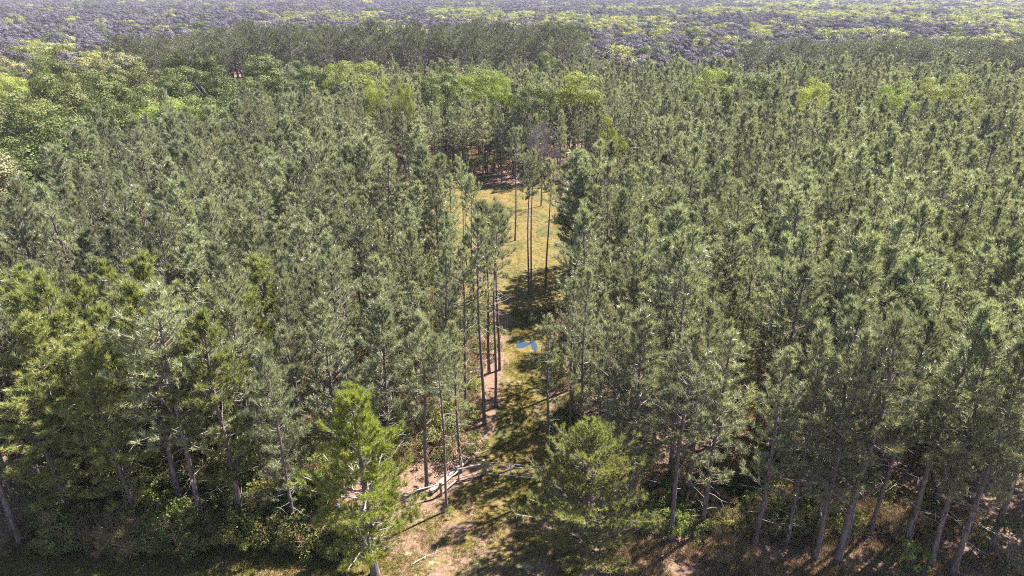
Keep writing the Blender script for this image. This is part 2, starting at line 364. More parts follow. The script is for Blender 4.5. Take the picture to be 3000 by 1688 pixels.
def broadleaf(name, seed, H=17, rad=6, nl=60, per=130, leaf=.30, mat='leaf_green', bark='limb', base=.28, flat=.8, tr0=.28, jag=.25, stems=False, twig=False, nj=.32, pn=('trunk', 'crown')):
    rng = np.random.default_rng(seed)
    root = empty(name)
    tr = MB(); zc = H * (base + 1) / 2; hz = H * (1 - base) / 2
    nb = 7
    if stems:
        for i in range(6):
            a = rng.uniform(0, 6.28); e = np.array([math.cos(a) * rad * .6, math.sin(a) * rad * .6, H * .8 * rng.uniform(.6, 1)])
            tr.tube(np.array([[0, 0, -.05], e * .5 + rng.normal(size=3) * .08, e]), [tr0, tr0 * .6, tr0 * .25], 4)
    else:
        tr.tube(np.array([[0, 0, -.2], [.1, 0, H * .2], [.1, .15, H * .42]]), [tr0 * 1.3, tr0, tr0 * .8], 7)
        for i in range(nb):
            a = i * 6.283 / nb + rng.uniform(-.4, .4); q = rng.uniform(.5, .85)
            e = np.array([math.cos(a) * rad * q, math.sin(a) * rad * q, zc + hz * rng.uniform(.0, .6)])
            s0 = np.array([.1, .15, H * rng.uniform(.3, .42)])
            tr.tube(np.array([s0, (s0 + e) / 2 + [0, 0, .06 * H], e]), [tr0 * .5, tr0 * .35, tr0 * .12], 5)
    tr.build(pn[0], M[bark], root, smooth=True)
    # lobes over an irregular dome
    u = rng.normal(size=(nl, 3)); u[:, 2] = np.abs(u[:, 2]) * 1.0 - .28; u = unit(u)
    lump = 1 + jag * (np.sin(u[:, 0] * 3 + seed) * np.cos(u[:, 1] * 3.3 + seed * 2)) + rng.uniform(-jag, jag * .4, nl)
    c = u * np.array([rad, rad, hz / flat * .92]) * (.78 * lump)[:, None]; c[:, 2] += zc - hz * .1
    lr = rad * rng.uniform(.16, .36, nl)
    k = rng.normal(size=(nl, per, 3)); k = unit(k + u[:, None] * .75)
    pos = c[:, None] + k * lr[:, None, None] * rng.uniform(.55, 1.12, (nl, per, 1)) * np.array([1, 1, .8])
    pos = pos.reshape(-1, 3); nrm = unit(k.reshape(-1, 3) + rng.normal(size=(nl * per, 3)) * nj)
    mb = MB()
    if twig:
        d = unit(k.reshape(-1, 3) + rng.normal(size=pos.shape) * .45 + [0, 0, .35]); ln = leaf * rng.uniform(.6, 1.4, (len(pos), 1))
        sd_ = unit(np.cross(d, rng.normal(size=d.shape))) * twig * .5
        V = np.stack([pos + sd_ - d * ln * .5, pos - sd_ - d * ln * .5, pos + d * ln * .5], 1).reshape(-1, 3)
        mb.add(V, np.arange(len(V)).reshape(-1, 3))
    else:
        a = unit(np.cross(nrm, rng.normal(size=nrm.shape))); b = np.cross(nrm, a)
        sz = leaf * rng.uniform(.55, 1.2, (len(pos), 1))
        V = np.stack([pos - a * sz * .5, pos + b * sz * .33, pos + a * sz * .5, pos - b * sz * .33], 1).reshape(-1, 3)
        mb.add(V, np.arange(len(V)).reshape(-1, 4))
    mb.build(pn[1], M[mat], root)
    root['height'] = H
    return root

# ---- prototypes
PINES = []
for i in range(12):
    rr = random.Random(100 + i)
    PINES.append(pine('pine_tree', 10 + i, H=18, zb=rr.uniform(4.5, 9.0), rad=rr.uniform(2.4, 3.6), r0=rr.uniform(.12, .17), K=34, width=.034, whorl=rr.uniform(.45, .8), tuft_step=rr.uniform(.42, .55),
                      tuftL=rr.uniform(.36, .46), lean=rr.uniform(0, .035), dead=rr.randint(6, 16), wob=rr.uniform(.05, .3), sub=.6 if i > 9 else 1.0))
WARM = [pine('pine_tree', 30 + i, H=18, zb=4.2 + i, rad=3.9 - .2 * i, r0=.18, K=38, width=.036, whorl=.6, tuft_step=.42, tuftL=.44, mats=('needle_warm', 'limb'), dead=12, wob=.3) for i in range(4)]
POLE = [pine('pine_tree', 25 + i, H=18, zb=12.2 + .5 * i, rad=2.6, r0=.15, K=34, width=.034, whorl=.5, tuft_step=.45, tuftL=.4, dead=20, wob=.28) for i in range(3)]
OLDP = [pine('tall_pine_tree', 40 + i, H=23.5, zb=14.8 + i * .8, rad=3.7, r0=.24, tuftL=.42, K=26, width=.05, whorl=.75, mats=('needle_dark', 'limb'),
             round_top=True, elev=(5, 55), tuft_step=.55, dead=12) for i in range(3)]
OAKS = [broadleaf('broadleaf_tree', 60 + i, H=16.5, rad=6, nl=38, per=420, leaf=.32, mat=m_, tr0=.3, jag=.3) for i, m_ in enumerate(['leaf_green', 'leaf_green', 'leaf_green', 'leaf_pale'])]
SPRING = [broadleaf('leafing_tree', 70 + i, H=17, rad=5.6, nl=42, per=260, leaf=.30, mat='leaf_spring', tr0=.26) for i in range(2)]
DOME = [broadleaf('broadleaf_tree', 66 + i, H=21.5, rad=6, nl=34, per=330, leaf=.30, mat=m_, tr0=.3, base=.46, jag=.28) for i, m_ in enumerate(['leaf_green', 'leaf_spring', 'leaf_spring'])]
YEL = [broadleaf('yellow_green_tree', 75 + i, H=17, rad=5.2, nl=55, per=90, leaf=.46, mat='leaf_yellow', tr0=.26) for i in range(2)]
BTWIG = broadleaf('bare_tree', 88, H=17, rad=5.2, nl=40, per=80, leaf=1.0, mat='twig_purple', tr0=.2, twig=.05, jag=.35)
BARE = [broadleaf('bare_tree', 80 + i, H=17, rad=5.2, nl=22, per=210, leaf=.42, mat='twig_grey', tr0=.24, nj=.3, jag=.4) for i in range(4)]
SHRUB = [broadleaf('shrub', 90 + i, H=2.2, rad=1.3, nl=26, per=60, leaf=.12, mat=m_, tr0=.03, base=.05, stems=True, pn=('stems', 'foliage')) for i, m_ in enumerate(['leaf_green', 'leaf_spring', 'leaf_green'])]
DRYS = [broadleaf('dry_shrub', 95 + i, H=2.0, rad=1.2, nl=16, per=34, leaf=.5, mat='twig_brown', tr0=.025, base=.05, stems=True, twig=.022, pn=('stems', 'foliage')) for i in range(2)]
used = set()
def take(proto):
    """the first placement moves the prototype itself, later ones copy it"""
    if proto.name not in used: used.add(proto.name); return proto
    return dup(proto)
def side_word(x, y):
    if inside(CLEARING, x, y): return 'in the clearing'
    return 'left of track' if x < .8 else 'right of track'
ONES = 'zero one two three four five six seven eight nine ten eleven twelve thirteen fourteen fifteen sixteen seventeen eighteen nineteen'.split()
TENS = '- - twenty thirty forty fifty sixty seventy eighty ninety'.split()
def word(n):
    n = int(round(n))
    if n < 0: n = 0
    if n >= 100: return 'hundred'
    return ONES[n] if n < 20 else TENS[n // 10] + ('-' + ONES[n % 10] if n % 10 else '')
seen = set()
def place_tip(desc, px, py):
    """label by look and by where the treetop stands in the photo, in percent across and down; a second treetop on the same spot moves to a free step"""
    for dx, dy in ((0, 0), (.5, 0), (-.5, 0), (0, .6), (0, -.6), (.6, .6), (-.6, -.6), (.6, -.6), (-.6, .6), (1, 0), (-1, 0), (0, 1), (0, -1), (0, 1.6), (0, -1.6), (0, 2.2), (0, -2.2), (0, 3), (0, -3)):
        l = '%s, top %s percent across, %s down the photo' % (desc, word(px / 30 + dx), word(py / 16.88 + dy))
        if l not in seen: break
    seen.add(l); return l

# ---- hand placed pines read off the photograph: trunk foot on the ground, height
HAND = [ # foot px, foot py, height, width scale
 (1309,1497,15.5,.75,'slim pine with a bare straight trunk beside the apron left of the gate'),
 (1419,1244,20.5,.85,'tallest thin bare-trunked pine at the left edge of the track'),
 (1452,1192,19.5,.8,'bare-trunked pine just right of the tallest one by the track'),
 (1433,1094,19.0,.85,'bare-trunked pine third back in the group left of the track'),
 (1464,1084,18.5,.9,'rearmost bare-trunked pine of the group left of the track'),
 (1549,861,18.5,.75,'bare-trunked pine at the front of the sunny clearing, left one of a close pair'),
 (1556,838,19.0,.7,'slightly farther pine of the close pair at the front of the clearing'),
 (1598,851,18.0,.8,'lone bare-trunked pine with dead twigs at the right of the sunny clearing'),
 (1509,705,18.0,.8,'thin pine standing midway back in the sunny clearing'),
 (1388,882,17.0,.75,'bare straight pine at the left front corner of the clearing'),
 (1369,826,16.5,.7,'thin pine behind the left front corner of the clearing'),
 (1359,793,16.5,.7,'thin pine at the left side of the clearing, one of several close stems'),
 (1310,789,17.0,.8,'pine at the left edge of the clearing where grass shows beneath'),
 (1300,800,17.0,.8,'pine stem leftmost against the grass of the clearing'),
 (543,1524,20.0,1.2,'thick pale-trunked pine at the lower left forest edge, left of its twin'),
 (598,1567,20.5,1.25,'thick pale-trunked pine at the lower left forest edge, right of its twin'),
 (411,1555,16.0,1.0,'pine with thin grey stem among lower left brush'),
 (210,1559,13.5,1.5,'broad bright pine with crooked stem at the far lower left'),
 (39,1547,15.0,1.4,'pine in the bottom left corner with low yellow-green boughs'),
 (256,1483,17.0,1.1,'dark-stemmed pine behind the crooked one at lower left'),
 (675,1442,17.0,.9,'slim pine behind the thick lower left pair'),
 (730,1400,17.5,.9,'slim pine with dark stem behind the lower left brush'),
 (902,1493,16.0,.9,'slim pine left of the bright green foreground pine'),
 (986,1338,17.0,.9,'pine behind the rail fence and bright green pine'),
 (893,1314,17.5,.9,'pine in shade beside the orange litter patch at lower left'),
 (2388,1636,18.5,1.0,'pine leaning over the sunny litter, left of a close pair at lower right'),
 (2454,1644,19.5,1.15,'thick pine of the close pair at lower right'),
 (2478,1598,19.0,1.0,'pine right behind the thick one of the lower right pair'),
 (2648,1613,20.0,1.05,'long slanting pine rising from the sunlit patch at lower right'),
 (2726,1656,19.0,1.1,'pine near the bottom right behind the leafy bush'),
 (2792,1679,19.5,1.1,'pine at the bottom right with long straight dark stem'),
 (2307,1590,18.0,1.0,'pine with pale lower stem right of the brush at lower right'),
 (2210,1594,16.5,1.1,'pine with low dark boughs over the brush at lower right'),
 (2054,1559,17.5,1.1,'pine with many dead pale limbs right of the olive pine'),
 (2010,1470,17.5,1.0,'shaded pine behind the olive foreground pine'),
 (1963,1582,17.5,1.1,'blue-grey stemmed pine just right of the olive foreground pine'),
 (1606,1352,14.0,.9,'pine with curved dead limbs behind the gate'),
 (2900,1600,18.5,1.1,'pine at the right border above the dark evergreen bush'),
]
spots = []       # (x, y, height, width, label)
for (px, py, h, wd, lab) in HAND:
    x, y = at(px, py); spots.append((x, y, h, wd, lab))
for (x, y, h, wd, lab) in [(5.7, 46.4, 18.5, .85, 'straight pine added for shade just behind the right-hand gate post'), (7.6, 43.4, 17.5, .9, 'pine added for shade right behind the squat olive pine, nearer than the gate')]: spots.append((x, y, h, wd, lab))  # two extra pines, added so their crowns throw shade across the apron
taken = [(s[0], s[1]) for s in spots] + [at(1099, 1684), at(1712, 1691)]

ROW = [
    (870, 182, 125, 0, 'dark green round tree, leftmost of the row beyond the pines'),
    (1022, 180, 150, 4, 'large domed bright-edged green tree beyond the pines, second from left of the row'),
    (1105, 226, 75, 5, 'low light green tree at the right foot of the large domed one'),
    (1180, 232, 50, 5, 'small pale green tree poking above the pines, left of the dark-sided pair'),
    (1300, 207, 120, 0, 'dark-sided green tree, left one of the centre row'),
    (1400, 198, 130, 5, 'domed green tree in the centre of the row beyond the pines'),
    (1465, 218, 80, 4, 'lower green tree leaning on the domed centre tree'),
    (1565, 228, 115, 1, 'low mid green tree between the centre dome and the yellow-green dome'),
    (1690, 212, 145, 4, 'yellow-green domed tree right of centre beyond the pines'),
    (1612, 143, 75, 0, 'single dark green round tree before the tall pine stand'),
    (2085, 207, 115, 4, 'green domed tree, left half of the pair right of centre'),
    (2200, 197, 140, 2, 'tall rounded green tree, right half of the pair right of centre'),
    (2390, 232, 85, 5, 'small bright green crown showing above the right-hand pines'),
    (2635, 240, 90, 5, 'flat bright green crown above the pines, second from right'),
    (2775, 220, 140, 5, 'flat wide bright green crown, rightmost of the row above the pines')]
DOMES = []
for (px, py, wpx, k, lab) in ROW:
    x, y = at(px, py, 20.5); DOMES.append((x, y, wpx / FPX * (y * cp + 16.5 * sp_) / 2))
# ---- plantation fill
rg = np.random.default_rng(77)
sp = 3.25
cells = []
rowa = R(7)
for i in range(-95, 96):
    for j in range(-20, 80):
        gx = i * sp * 1.02 + rg.uniform(-.95, .95); gy = j * sp + rg.uniform(-1.1, 1.1)
        x = gx * math.cos(rowa) - gy * math.sin(rowa); y = gx * math.sin(rowa) + gy * math.cos(rowa) + 40
        cells.append((x, y, rg.random(), rg.normal()))
GAPS = [(-17.5, 42.5, 2.5), (-27, 42.3, 2.6), (26, 45, 2.6), (33, 45, 2.4), (20, 43, 2.2), at(900, 985) + (2.6,), at(870, 560) + (4,), at(2140, 770) + (2.6,), at(2480, 800) + (3,), at(2180, 1400) + (2,)]
pool = []
for (x, y, q, hz) in cells:
    edge = 38.2 if x < -6 else 37.2
    if y < edge or y > 212 or abs(x) > .86 * y + 16: continue
    if inside(CLEARING, x, y) or inside(APRON, x, y) or inside(TRACK, x, y) or inside(HARDWOOD, x, y): continue
    if -1.9 < x < 4.3 + (y - 46) * .0 and y < 81: continue
    if y < 44 and -13 < x < 8.5: continue
    if y > 80 and q < .05: continue
    if any((x - a) ** 2 + (y - b) ** 2 < r * r for a, b, r in GAPS): continue
    if any((x - a) ** 2 + (y - b) ** 2 < 2.1 ** 2 for a, b in taken): continue
    h = 16.9 + 1.7 * hz
    if y > 95: h -= .6
    if y > 138 and y < 146 and abs(x) < 28: h += .8
    nz = math.sin(x * .17 + 1.3 * math.sin(y * .11)) + math.sin(y * .21 + x * .06 + 2) + .8 * math.sin(x * .41 - y * .33)
    h += .75 * nz
    if nz < -1.5 and q > .3 and y > 45 and not (136 < y < 155): continue
    if q < .045 and not (136 < y < 152): continue
    h = min(20.5, max(11.5, h))
    if y < 80:
        tx, ty = proj(x, y, h); rpx = 2.0 * FPX / (y * cp + 26 * sp_)
        if ty < 875 and tx + rpx > 1415 and tx - rpx < 1600: continue
    if y < 80 and 4 < x < 12 and q > .55: continue
    if y < 80 and 3 < x < 7: h = min(h, 16)
    if any((x - a) ** 2 + (y - b) ** 2 < (r * .75) ** 2 for a, b, r in DOMES): continue
    if any(abs(x - a) < r and -18 < y - b < 3 for a, b, r in DOMES): h = min(h, 14.2)
    pool.append((x, y, h))
def in_frame(x, y, h, pad=0):
    px, py = proj(x, y, h); qx, qy = proj(x, y, h * .5)
    return -pad < px < 3000 + pad and py < 1688
pool.sort(key=lambda s: math.hypot(s[0], s[1]))
near, rest = [], []
for s in pool:
    (near if len(near) < 300 - len(HAND) - 2 and in_frame(*s) else rest).append(s)
def auto_label(x, y, h, wd):
    px, py = proj(x, y, h)
    a = 'short' if h < 16 else 'tall' if h > 18.3 else 'middling'
    b = 'narrow ' if wd < .92 else 'broad ' if wd > 1.12 else ''
    return place_tip('%s %spine %s' % (a, b, side_word(x, y)), px, py)
def px_of(x, y): return proj(x, y, 14)[0]
GP = 'pines of the planted stand'
for n_i, (x, y, h, wd, lab) in enumerate(spots):
    o = take(POLE[n_i % 3] if 'bare' in lab or 'clearing' in lab or 'slim' in lab else WARM[n_i % 4] if px_of(x, y) < 900 and n_i % 3 else PINES[(n_i * 5 + 3) % 12]); k = h / 18
    o.location = (x, y, 0); o.scale = (k * wd, k * wd, k); o.rotation_euler = (0, 0, rg.uniform(0, 6.28))
    tag(o, lab, 'pine tree', GP)
for n_i, (x, y, h) in enumerate(near):
    o = take(WARM[int(rg.integers(0, 4))] if rg.random() < (.55 if px_of(x, y) < 850 and y < 56 else 0) else PINES[int(rg.integers(0, 12))]); k = h / 18; wd = rg.uniform(.85, 1.22)
    o.location = (x, y, 0); o.scale = (k * wd, k * wd, k); o.rotation_euler = (rg.normal() * .015, rg.normal() * .015, rg.uniform(0, 6.28))
    tag(o, auto_label(x, y, h, wd), 'pine tree', GP)

# the two big foreground pines have crowns of their own
o = pine('pine_tree', 501, H=15.8, zb=3.0, rad=4.3, r0=.27, tuftL=.42, K=42, width=.032, whorl=.58, nbr=(4, 6), mats=('needle_bright', 'dead'), elev=(-2, 55), dead=22, tuft_step=.34, lean=.01, wob=.15)
x, y = at(1099, 1684); o.location = (x, y, 0); o.rotation_euler = (R(1.0), R(-3.0), 1.2)
tag(o, 'large bright green pine with pale trunk, left of the bare apron before the gate', 'pine tree', GP)
o = pine('pine_tree', 502, H=12.8, zb=2.3, rad=5.4, r0=.24, tuftL=.27, K=30, width=.030, whorl=.46, nbr=(5, 8), mats=('needle_olive', 'limb'), elev=(4, 50), dead=14, tuft_step=.26, lean=.0, wob=.1, round_top=False)
x, y = at(1712, 1691); o.location = (x, y, 0)
tag(o, 'squat wide olive pine in front of the gate, right of the apron', 'pine tree', GP)

# ------------------------------------------------------------------ scatter for the uncountable rest (one object each)
def scatter(name, pts, protos, label, cat=None):
    """pts: (x, y, rz, sxy, sz); protos: existing trees whose parts the scatter repeats"""
    me = bpy.data.meshes.new(name); P = np.asarray(pts, float)
    me.vertices.add(len(P)); me.vertices.foreach_set('co', np.stack([P[:, 0], P[:, 1], np.zeros(len(P))], 1).astype(np.float32).ravel())
    for k, v in (('rot', np.stack([np.zeros(len(P)), np.zeros(len(P)), P[:, 2]], 1)), ('scl', np.stack([P[:, 3], P[:, 3], P[:, 4]], 1))):
        a = me.attributes.new(k, 'FLOAT_VECTOR', 'POINT'); a.data.foreach_set('vector', v.astype(np.float32).ravel())
    a = me.attributes.new('pick', 'INT', 'POINT'); a.data.foreach_set('value', np.random.default_rng(len(P)).integers(0, len(protos), len(P)).astype(np.int32))
    o = bpy.data.objects.new(name, me); C.objects.link(o)
    ng = bpy.data.node_groups.new(name, 'GeometryNodeTree')
    ng.interface.new_socket('Geometry', in_out='INPUT', socket_type='NodeSocketGeometry')
    ng.interface.new_socket('Geometry', in_out='OUTPUT', socket_type='NodeSocketGeometry')
    N, L = ng.nodes.new, ng.links.new
    gi, go = N('NodeGroupInput'), N('NodeGroupOutput')
    jall = N('GeometryNodeJoinGeometry')
    for pr in protos:
        j = N('GeometryNodeJoinGeometry')
        for ch in pr.children:
            oi = N('GeometryNodeObjectInfo'); oi.transform_space = 'ORIGINAL'; oi.inputs['Object'].default_value = ch
            L(oi.outputs['Geometry'], j.inputs[0])
        gti = N('GeometryNodeGeometryToInstance'); L(j.outputs[0], gti.inputs[0]); L(gti.outputs[0], jall.inputs[0])
    ip = N('GeometryNodeInstanceOnPoints'); ip.inputs['Pick Instance'].default_value = True
    L(gi.outputs[0], ip.inputs['Points']); L(jall.outputs[0], ip.inputs['Instance'])
    def attr(n, ty):
        x = N('GeometryNodeInputNamedAttribute'); x.data_type = ty; x.inputs[0].default_value = n; return x.outputs[0]
    L(attr('pick', 'INT'), ip.inputs['Instance Index'])
    e = N('FunctionNodeEulerToRotation'); L(attr('rot', 'FLOAT_VECTOR'), e.inputs[0]); L(e.outputs[0], ip.inputs['Rotation'])
    L(attr('scl', 'FLOAT_VECTOR'), ip.inputs['Scale']); L(ip.outputs[0], go.inputs[0])
    md = o.modifiers.new('scatter', 'NODES'); md.node_group = ng
    return tag(o, label, cat, kind='stuff')

scatter('pine_woods', [(x, y, rg.uniform(0, 6.28), h / 18 * rg.uniform(.85, 1.2), h / 18) for x, y, h in rest], PINES,
        'dense planted pine woods filling the middle of the view beyond the nearest trees', 'woods')

# ------------------------------------------------------------------ broadleaf trees: left patch and the row beyond the pines
def put(proto, x, y, h, wd, label, cat, group):
    o = take(proto); k = h / proto['height'] if 'height' in proto else 1
    o.location = (x, y, 0); o.scale = (k * wd, k * wd, k); o.rotation_euler = (0, 0, rg.uniform(0, 6.28))
    return tag(o, label, cat, group)
pts = []; tries = 0
while tries < 6000 and len(pts) < 80:
    tries += 1
    x, y = rg.uniform(-185, -50), rg.uniform(80, 224)
    if not inside(HARDWOOD, x, y) or x < -.86 * y - 8: continue
    dmin = 11.9 + y * .004
    if all((x - a) ** 2 + (y - b) ** 2 > dmin ** 2 for a, b in pts): pts.append((x, y))
pts.sort(key=lambda s: s[1])
for i, (x, y) in enumerate(pts):
    h = rg.uniform(15, 19) + (y - 90) * .015; k = int(rg.choice([0, 1, 2, 3, 4, 5], p=[.28, .27, .22, .15, .04, .04]))
    pr = (OAKS + SPRING)[k]; px, py = proj(x, y, h)
    kind = {0: 'dark green', 1: 'deep green', 2: 'mid green', 3: 'cream-tinted', 4: 'fresh bright green', 5: 'fresh bright green'}[k]
    lab = place_tip('%s broadleaf tree in left grove' % kind, px, py)
    put(pr, x, y, h, rg.uniform(1.12, 1.42) * 16.5 / h, lab, 'broadleaf tree', 'broadleaf trees of the left grove')
for i, (px, py, wpx, k, lab) in enumerate(ROW):
    h = 20.5
    x, y = at(px, py, h); pr = DOME[0 if k < 4 else k - 3]
    w_m = wpx / FPX * (y * cp + (CAM_H - h) * sp_)
    o = put(pr, x, y, h, 1, lab, 'broadleaf tree', 'row of broadleaf trees beyond the pines')
    s = w_m / 2 / 4.6; o.scale = (s, s, .955)

# mixed shapes inside the pine stand
for (px, py, h, kind, pr, wd, lab) in [
    (1590, 335, 17, 'bare tree', BTWIG, .6, 'bare purplish tree among the pines behind the clearing'),
    (1790, 345, 17, 'broadleaf tree', SPRING[0], .45, 'slim fresh green tree among the pines right of the bare one'),
    (1905, 420, 14, 'yellow-green tree', YEL[0], .5, 'orange-yellow leafing tree among the pines right of the clearing'),
    (390, 440, 14, 'yellow-green tree', YEL[1], .3, 'small golden tree poking out of the left pines'),
    (515, 335, 16, 'yellow-green tree', YEL[0], .3, 'thin golden treetop at the edge of the left grove')]:
    x, y = at(px, py, h); o = put(pr, x, y, h, wd, lab, kind, None)

# tall pines beyond the plantation
OLDSPOTS = []
for _ in range(5000):
    x, y = rg.uniform(-135, 215), rg.uniform(212, 268)
    if not (-.55 * y < x < .12 * y or x > .33 * y): continue
    if -.55 * y < x < -.44 * y and rg.random() < .6: continue
    if .1 * y < x < .36 * y and rg.random() < .5: continue
    if y < 224 + 9 * math.sin(x * .09) + 5 * math.sin(x * .23 + 1): continue
    kz = .80 if x > .33 * y else .68 if x > .1 * y else 1.0 - (.12 if x < -.4 * y else 0)
    if all((x - a) ** 2 + (y - b) ** 2 > 4.8 ** 2 for a, b, *_ in OLDSPOTS): OLDSPOTS.append((x, y, rg.uniform(0, 6.28), rg.uniform(.85, 1.25), kz * rg.uniform(.82, 1.08)))
OLDSPOTS.sort(key=lambda s: s[1])
for i, pr in enumerate(OLDP):
    x, y, rz, a, b = OLDSPOTS.pop(i * 3); o = take(pr); o.location = (x, y, 0); o.rotation_euler = (0, 0, rz); o.scale = (a, a, b)
    px, py = proj(x, y, 23.5 * b)
    tag(o, place_tip('tall dark pine before the old stand', px, py), 'pine tree', 'tall old pines')
scatter('tall_pine_woods', OLDSPOTS, OLDP, 'stand of tall dark flat-topped pines before the grey woods', 'woods')

# ------------------------------------------------------------------ far woods
def jit(x, y): return math.sin(x * .021 + y * .013) + math.sin(x * .047 - y * .031 + 1.7) * .7 + math.sin(x * .011 + 4) * .5
bare, yel, grn = [], [], []
y = 216.0
while y < 3200:
    step = 9.4 if y < 700 else 9.4 + (y - 700) * .009
    xw = .84 * y + 60; x = -xw
    while x < xw:
        X = x + rg.uniform(-.45, .45) * step; Y = y + rg.uniform(-.45, .45) * step; x += step * 1.02
        if Y < 270 and (-.55 * Y < X < .13 * Y or X > .34 * Y) and rg.random() < .97: continue
        if inside(HARDWOOD, X, Y): continue
        px, py = proj(X, Y, 17)
        pr = .025
        if px > 1250 and 430 < Y < 860: pr = .38 + .3 * jit(X, Y)
        if px > 2150 and Y > 300: pr = .28 + .3 * jit(X, Y)
        if px < 420 and 235 < Y < 300: pr = .55
        if 480 < px < 1200 and 520 < Y < 700: pr = .12 + .24 * jit(X * 2, Y)
        if 1000 < px < 2300 and 330 < Y < 430: pr = .16 + .14 * jit(X * 2, Y)
        k = step / 7.4
        s = (X, Y, rg.uniform(0, 6.28), rg.uniform(.75, 1.25) * min(k, 2.5), rg.uniform(.85, 1.12))
        if rg.random() < pr: yel.append(s)
        elif rg.random() < (.22 if 1700 < px < 2300 and Y < 300 else .05): grn.append(s)
        else: bare.append(s)
    y += step
for lst, protos, nm, cat, g, n in ((bare, BARE, 'bare grey tree edging the far woods', 'bare tree', 'bare trees edging the far woods', 12), (yel, YEL, 'yellow-green tree before the far woods', 'leafing tree', 'leafing trees edging the far woods', 14)):
    c = 0
    for s in list(lst):
        px, py = proj(s[0], s[1], 17)
        if 0 < px < 3000 and py > 0:
            o = take(protos[c % len(protos)]); o.location = (s[0], s[1], 0); o.rotation_euler = (0, 0, s[2]); o.scale = (s[3], s[3], s[4])
            tag(o, place_tip(nm, px, py), cat, g); lst.remove(s); c += 1
            if c >= n: break
scatter('bare_woods', bare, BARE, 'far leafless grey-purple woods reaching to the horizon', 'woods')
scatter('leafing_woods', yel, YEL, 'bright yellow-green treetops scattered in bands through the far woods', 'woods')
scatter('green_woods', grn, OAKS[:3], 'scattered dark green crowns among the far grey woods', 'woods')

# ------------------------------------------------------------------ undergrowth
for (px, py, pr, s, lab) in [
    (610, 1560, SHRUB[0], 1.3, 'leafy green bush at the foot of the twin pines, lower left'),
    (720, 1600, SHRUB[1], 1.5, 'large bright green bush at the bottom edge left of the bright pine'),
    (800, 1590, SHRUB[2], 1.4, 'dark green bush right of the large bright one at the bottom left'),
    (470, 1600, SHRUB[0], 1.2, 'dark bush in shade under the lower left pines'),
    (340, 1590, SHRUB[2], 1.3, 'dark bush among thin pale stems at lower left'),
    (170, 1610, SHRUB[0], 1.1, 'low dark bush near the bottom left corner'),
    (640, 1500, SHRUB[1], .9, 'yellow-green bush hugging the right twin pine trunk'),
    (60, 1600, DRYS[0], 1.2, 'grey twiggy bush in the bottom left corner'),
    (560, 1620, DRYS[0], 1.0, 'grey twiggy bush on the shaded verge below the twin pines'),
    (890, 1570, DRYS[1], 1.2, 'brown twiggy bush left of the bright pine'),
    (960, 1580, SHRUB[0], 1.2, 'dark bush at the foot of the bright green pine'),
    (1010, 1660, SHRUB[2], 1.3, 'dark green bush in the bottom corner left of the pale trunk'),
    (1318, 1512, SHRUB[1], .38, 'little green bush at the foot of the slim pine by the apron'),
    (1440, 1170, SHRUB[1], .5, 'bright green bush at the left edge of the track'),
    (1395, 1150, SHRUB[1], .75, 'leafy bush behind the tallest trackside pine'),
    (1464, 1225, SHRUB[1], .35, 'small green bush on the left track verge'),
    (1365, 1270, DRYS[1], .55, 'brown brush between the log and the track'),
    (1560, 950, SHRUB[2], 1.0, 'green bush on the right verge beside the shadow'),
    (2660, 1665, SHRUB[1], 1.0, 'bright leafy bush at the bottom edge below the slanting pine'),
    (2600, 1690, SHRUB[0], .8, 'small green bush at the bottom edge right of the sunny grass'),
    (2950, 1660, SHRUB[2], 1.9, 'dark evergreen bush in the bottom right corner'),
    (2120, 1650, DRYS[0], 1.4, 'grey twiggy bush on the litter right of the olive pine'),
    (2230, 1655, DRYS[0], 1.0, 'second grey twiggy bush farther from the olive pine'),
    (2060, 1600, SHRUB[0], 1.0, 'dark bush under the pine with many dead limbs'),
    (2340, 1560, SHRUB[0], 1.3, 'dark green bush behind the pale-stemmed pine at lower right'),
    (2540, 1540, DRYS[1], 1.2, 'brown brush behind the thick pair at lower right'),
    (1700, 1670, SHRUB[2], .8, 'dark bush at the foot of the olive pine'),
    (1640, 1290, SHRUB[2], 1.1, 'dark bush behind the right end of the gate')]:
    x, y = at(px, py); o = take(pr); o.location = (x, y, 0); o.scale = (s, s, s); o.rotation_euler = (0, 0, rg.uniform(0, 6.28))
    dry = 'brown' in lab or 'twiggy' in lab
    tag(o, lab, 'shrub', 'dry brush' if dry else 'green bushes')
ug = [[], []]
for _ in range(15000):
    y = 38 + 124 * rg.random() ** 1.4; x = rg.uniform(-.86, .86) * y
    if inside(CLEARING, x, y) or inside(APRON, x, y) or inside(TRACK, x, y) or inside(HARDWOOD, x, y): continue
    if -1.6 < x < 4.0 and y < 80: continue
    if y < 39.5 and (x > 8 or rg.random() < .3): continue
    if -3.4 < x < 0 and y < 64: continue
    if (-15 < x < -1.6 and 39.3 < y < 48.5) or (-9 < x < 8 and y < 44): continue
    q = math.sin(x * .35) + math.sin(y * .3 + x * .1)
    if rg.random() > .42 + .2 * q + (.3 if y < 50 and x < 0 else 0): continue
    s = rg.uniform(.35, 1.3) * (1.3 if x < 0 else .85)
    ug[0 if rg.random() < (.5 if y < 50 else .62) else 1].append((x, y, rg.uniform(0, 6.28), s, s * rg.uniform(.7, 1.2)))
for _ in range(2600):
    x, y = rg.uniform(-185, -50), rg.uniform(76, 226)
    if inside(HARDWOOD, x, y): s = rg.uniform(1.2, 2.4); ug[0].append((x, y, rg.uniform(0, 6.28), s, s * .9))
for _ in range(90):
    x, y = rg.uniform(-8.5, -3.2), rg.uniform(50, 78); s = rg.uniform(.35, .85)
    ug[0 if rg.random() < .7 else 1].append((x, y, rg.uniform(0, 6.28), s, s))
scatter('undergrowth', ug[0], SHRUB, 'green undergrowth growing between the pine trunks', 'undergrowth')
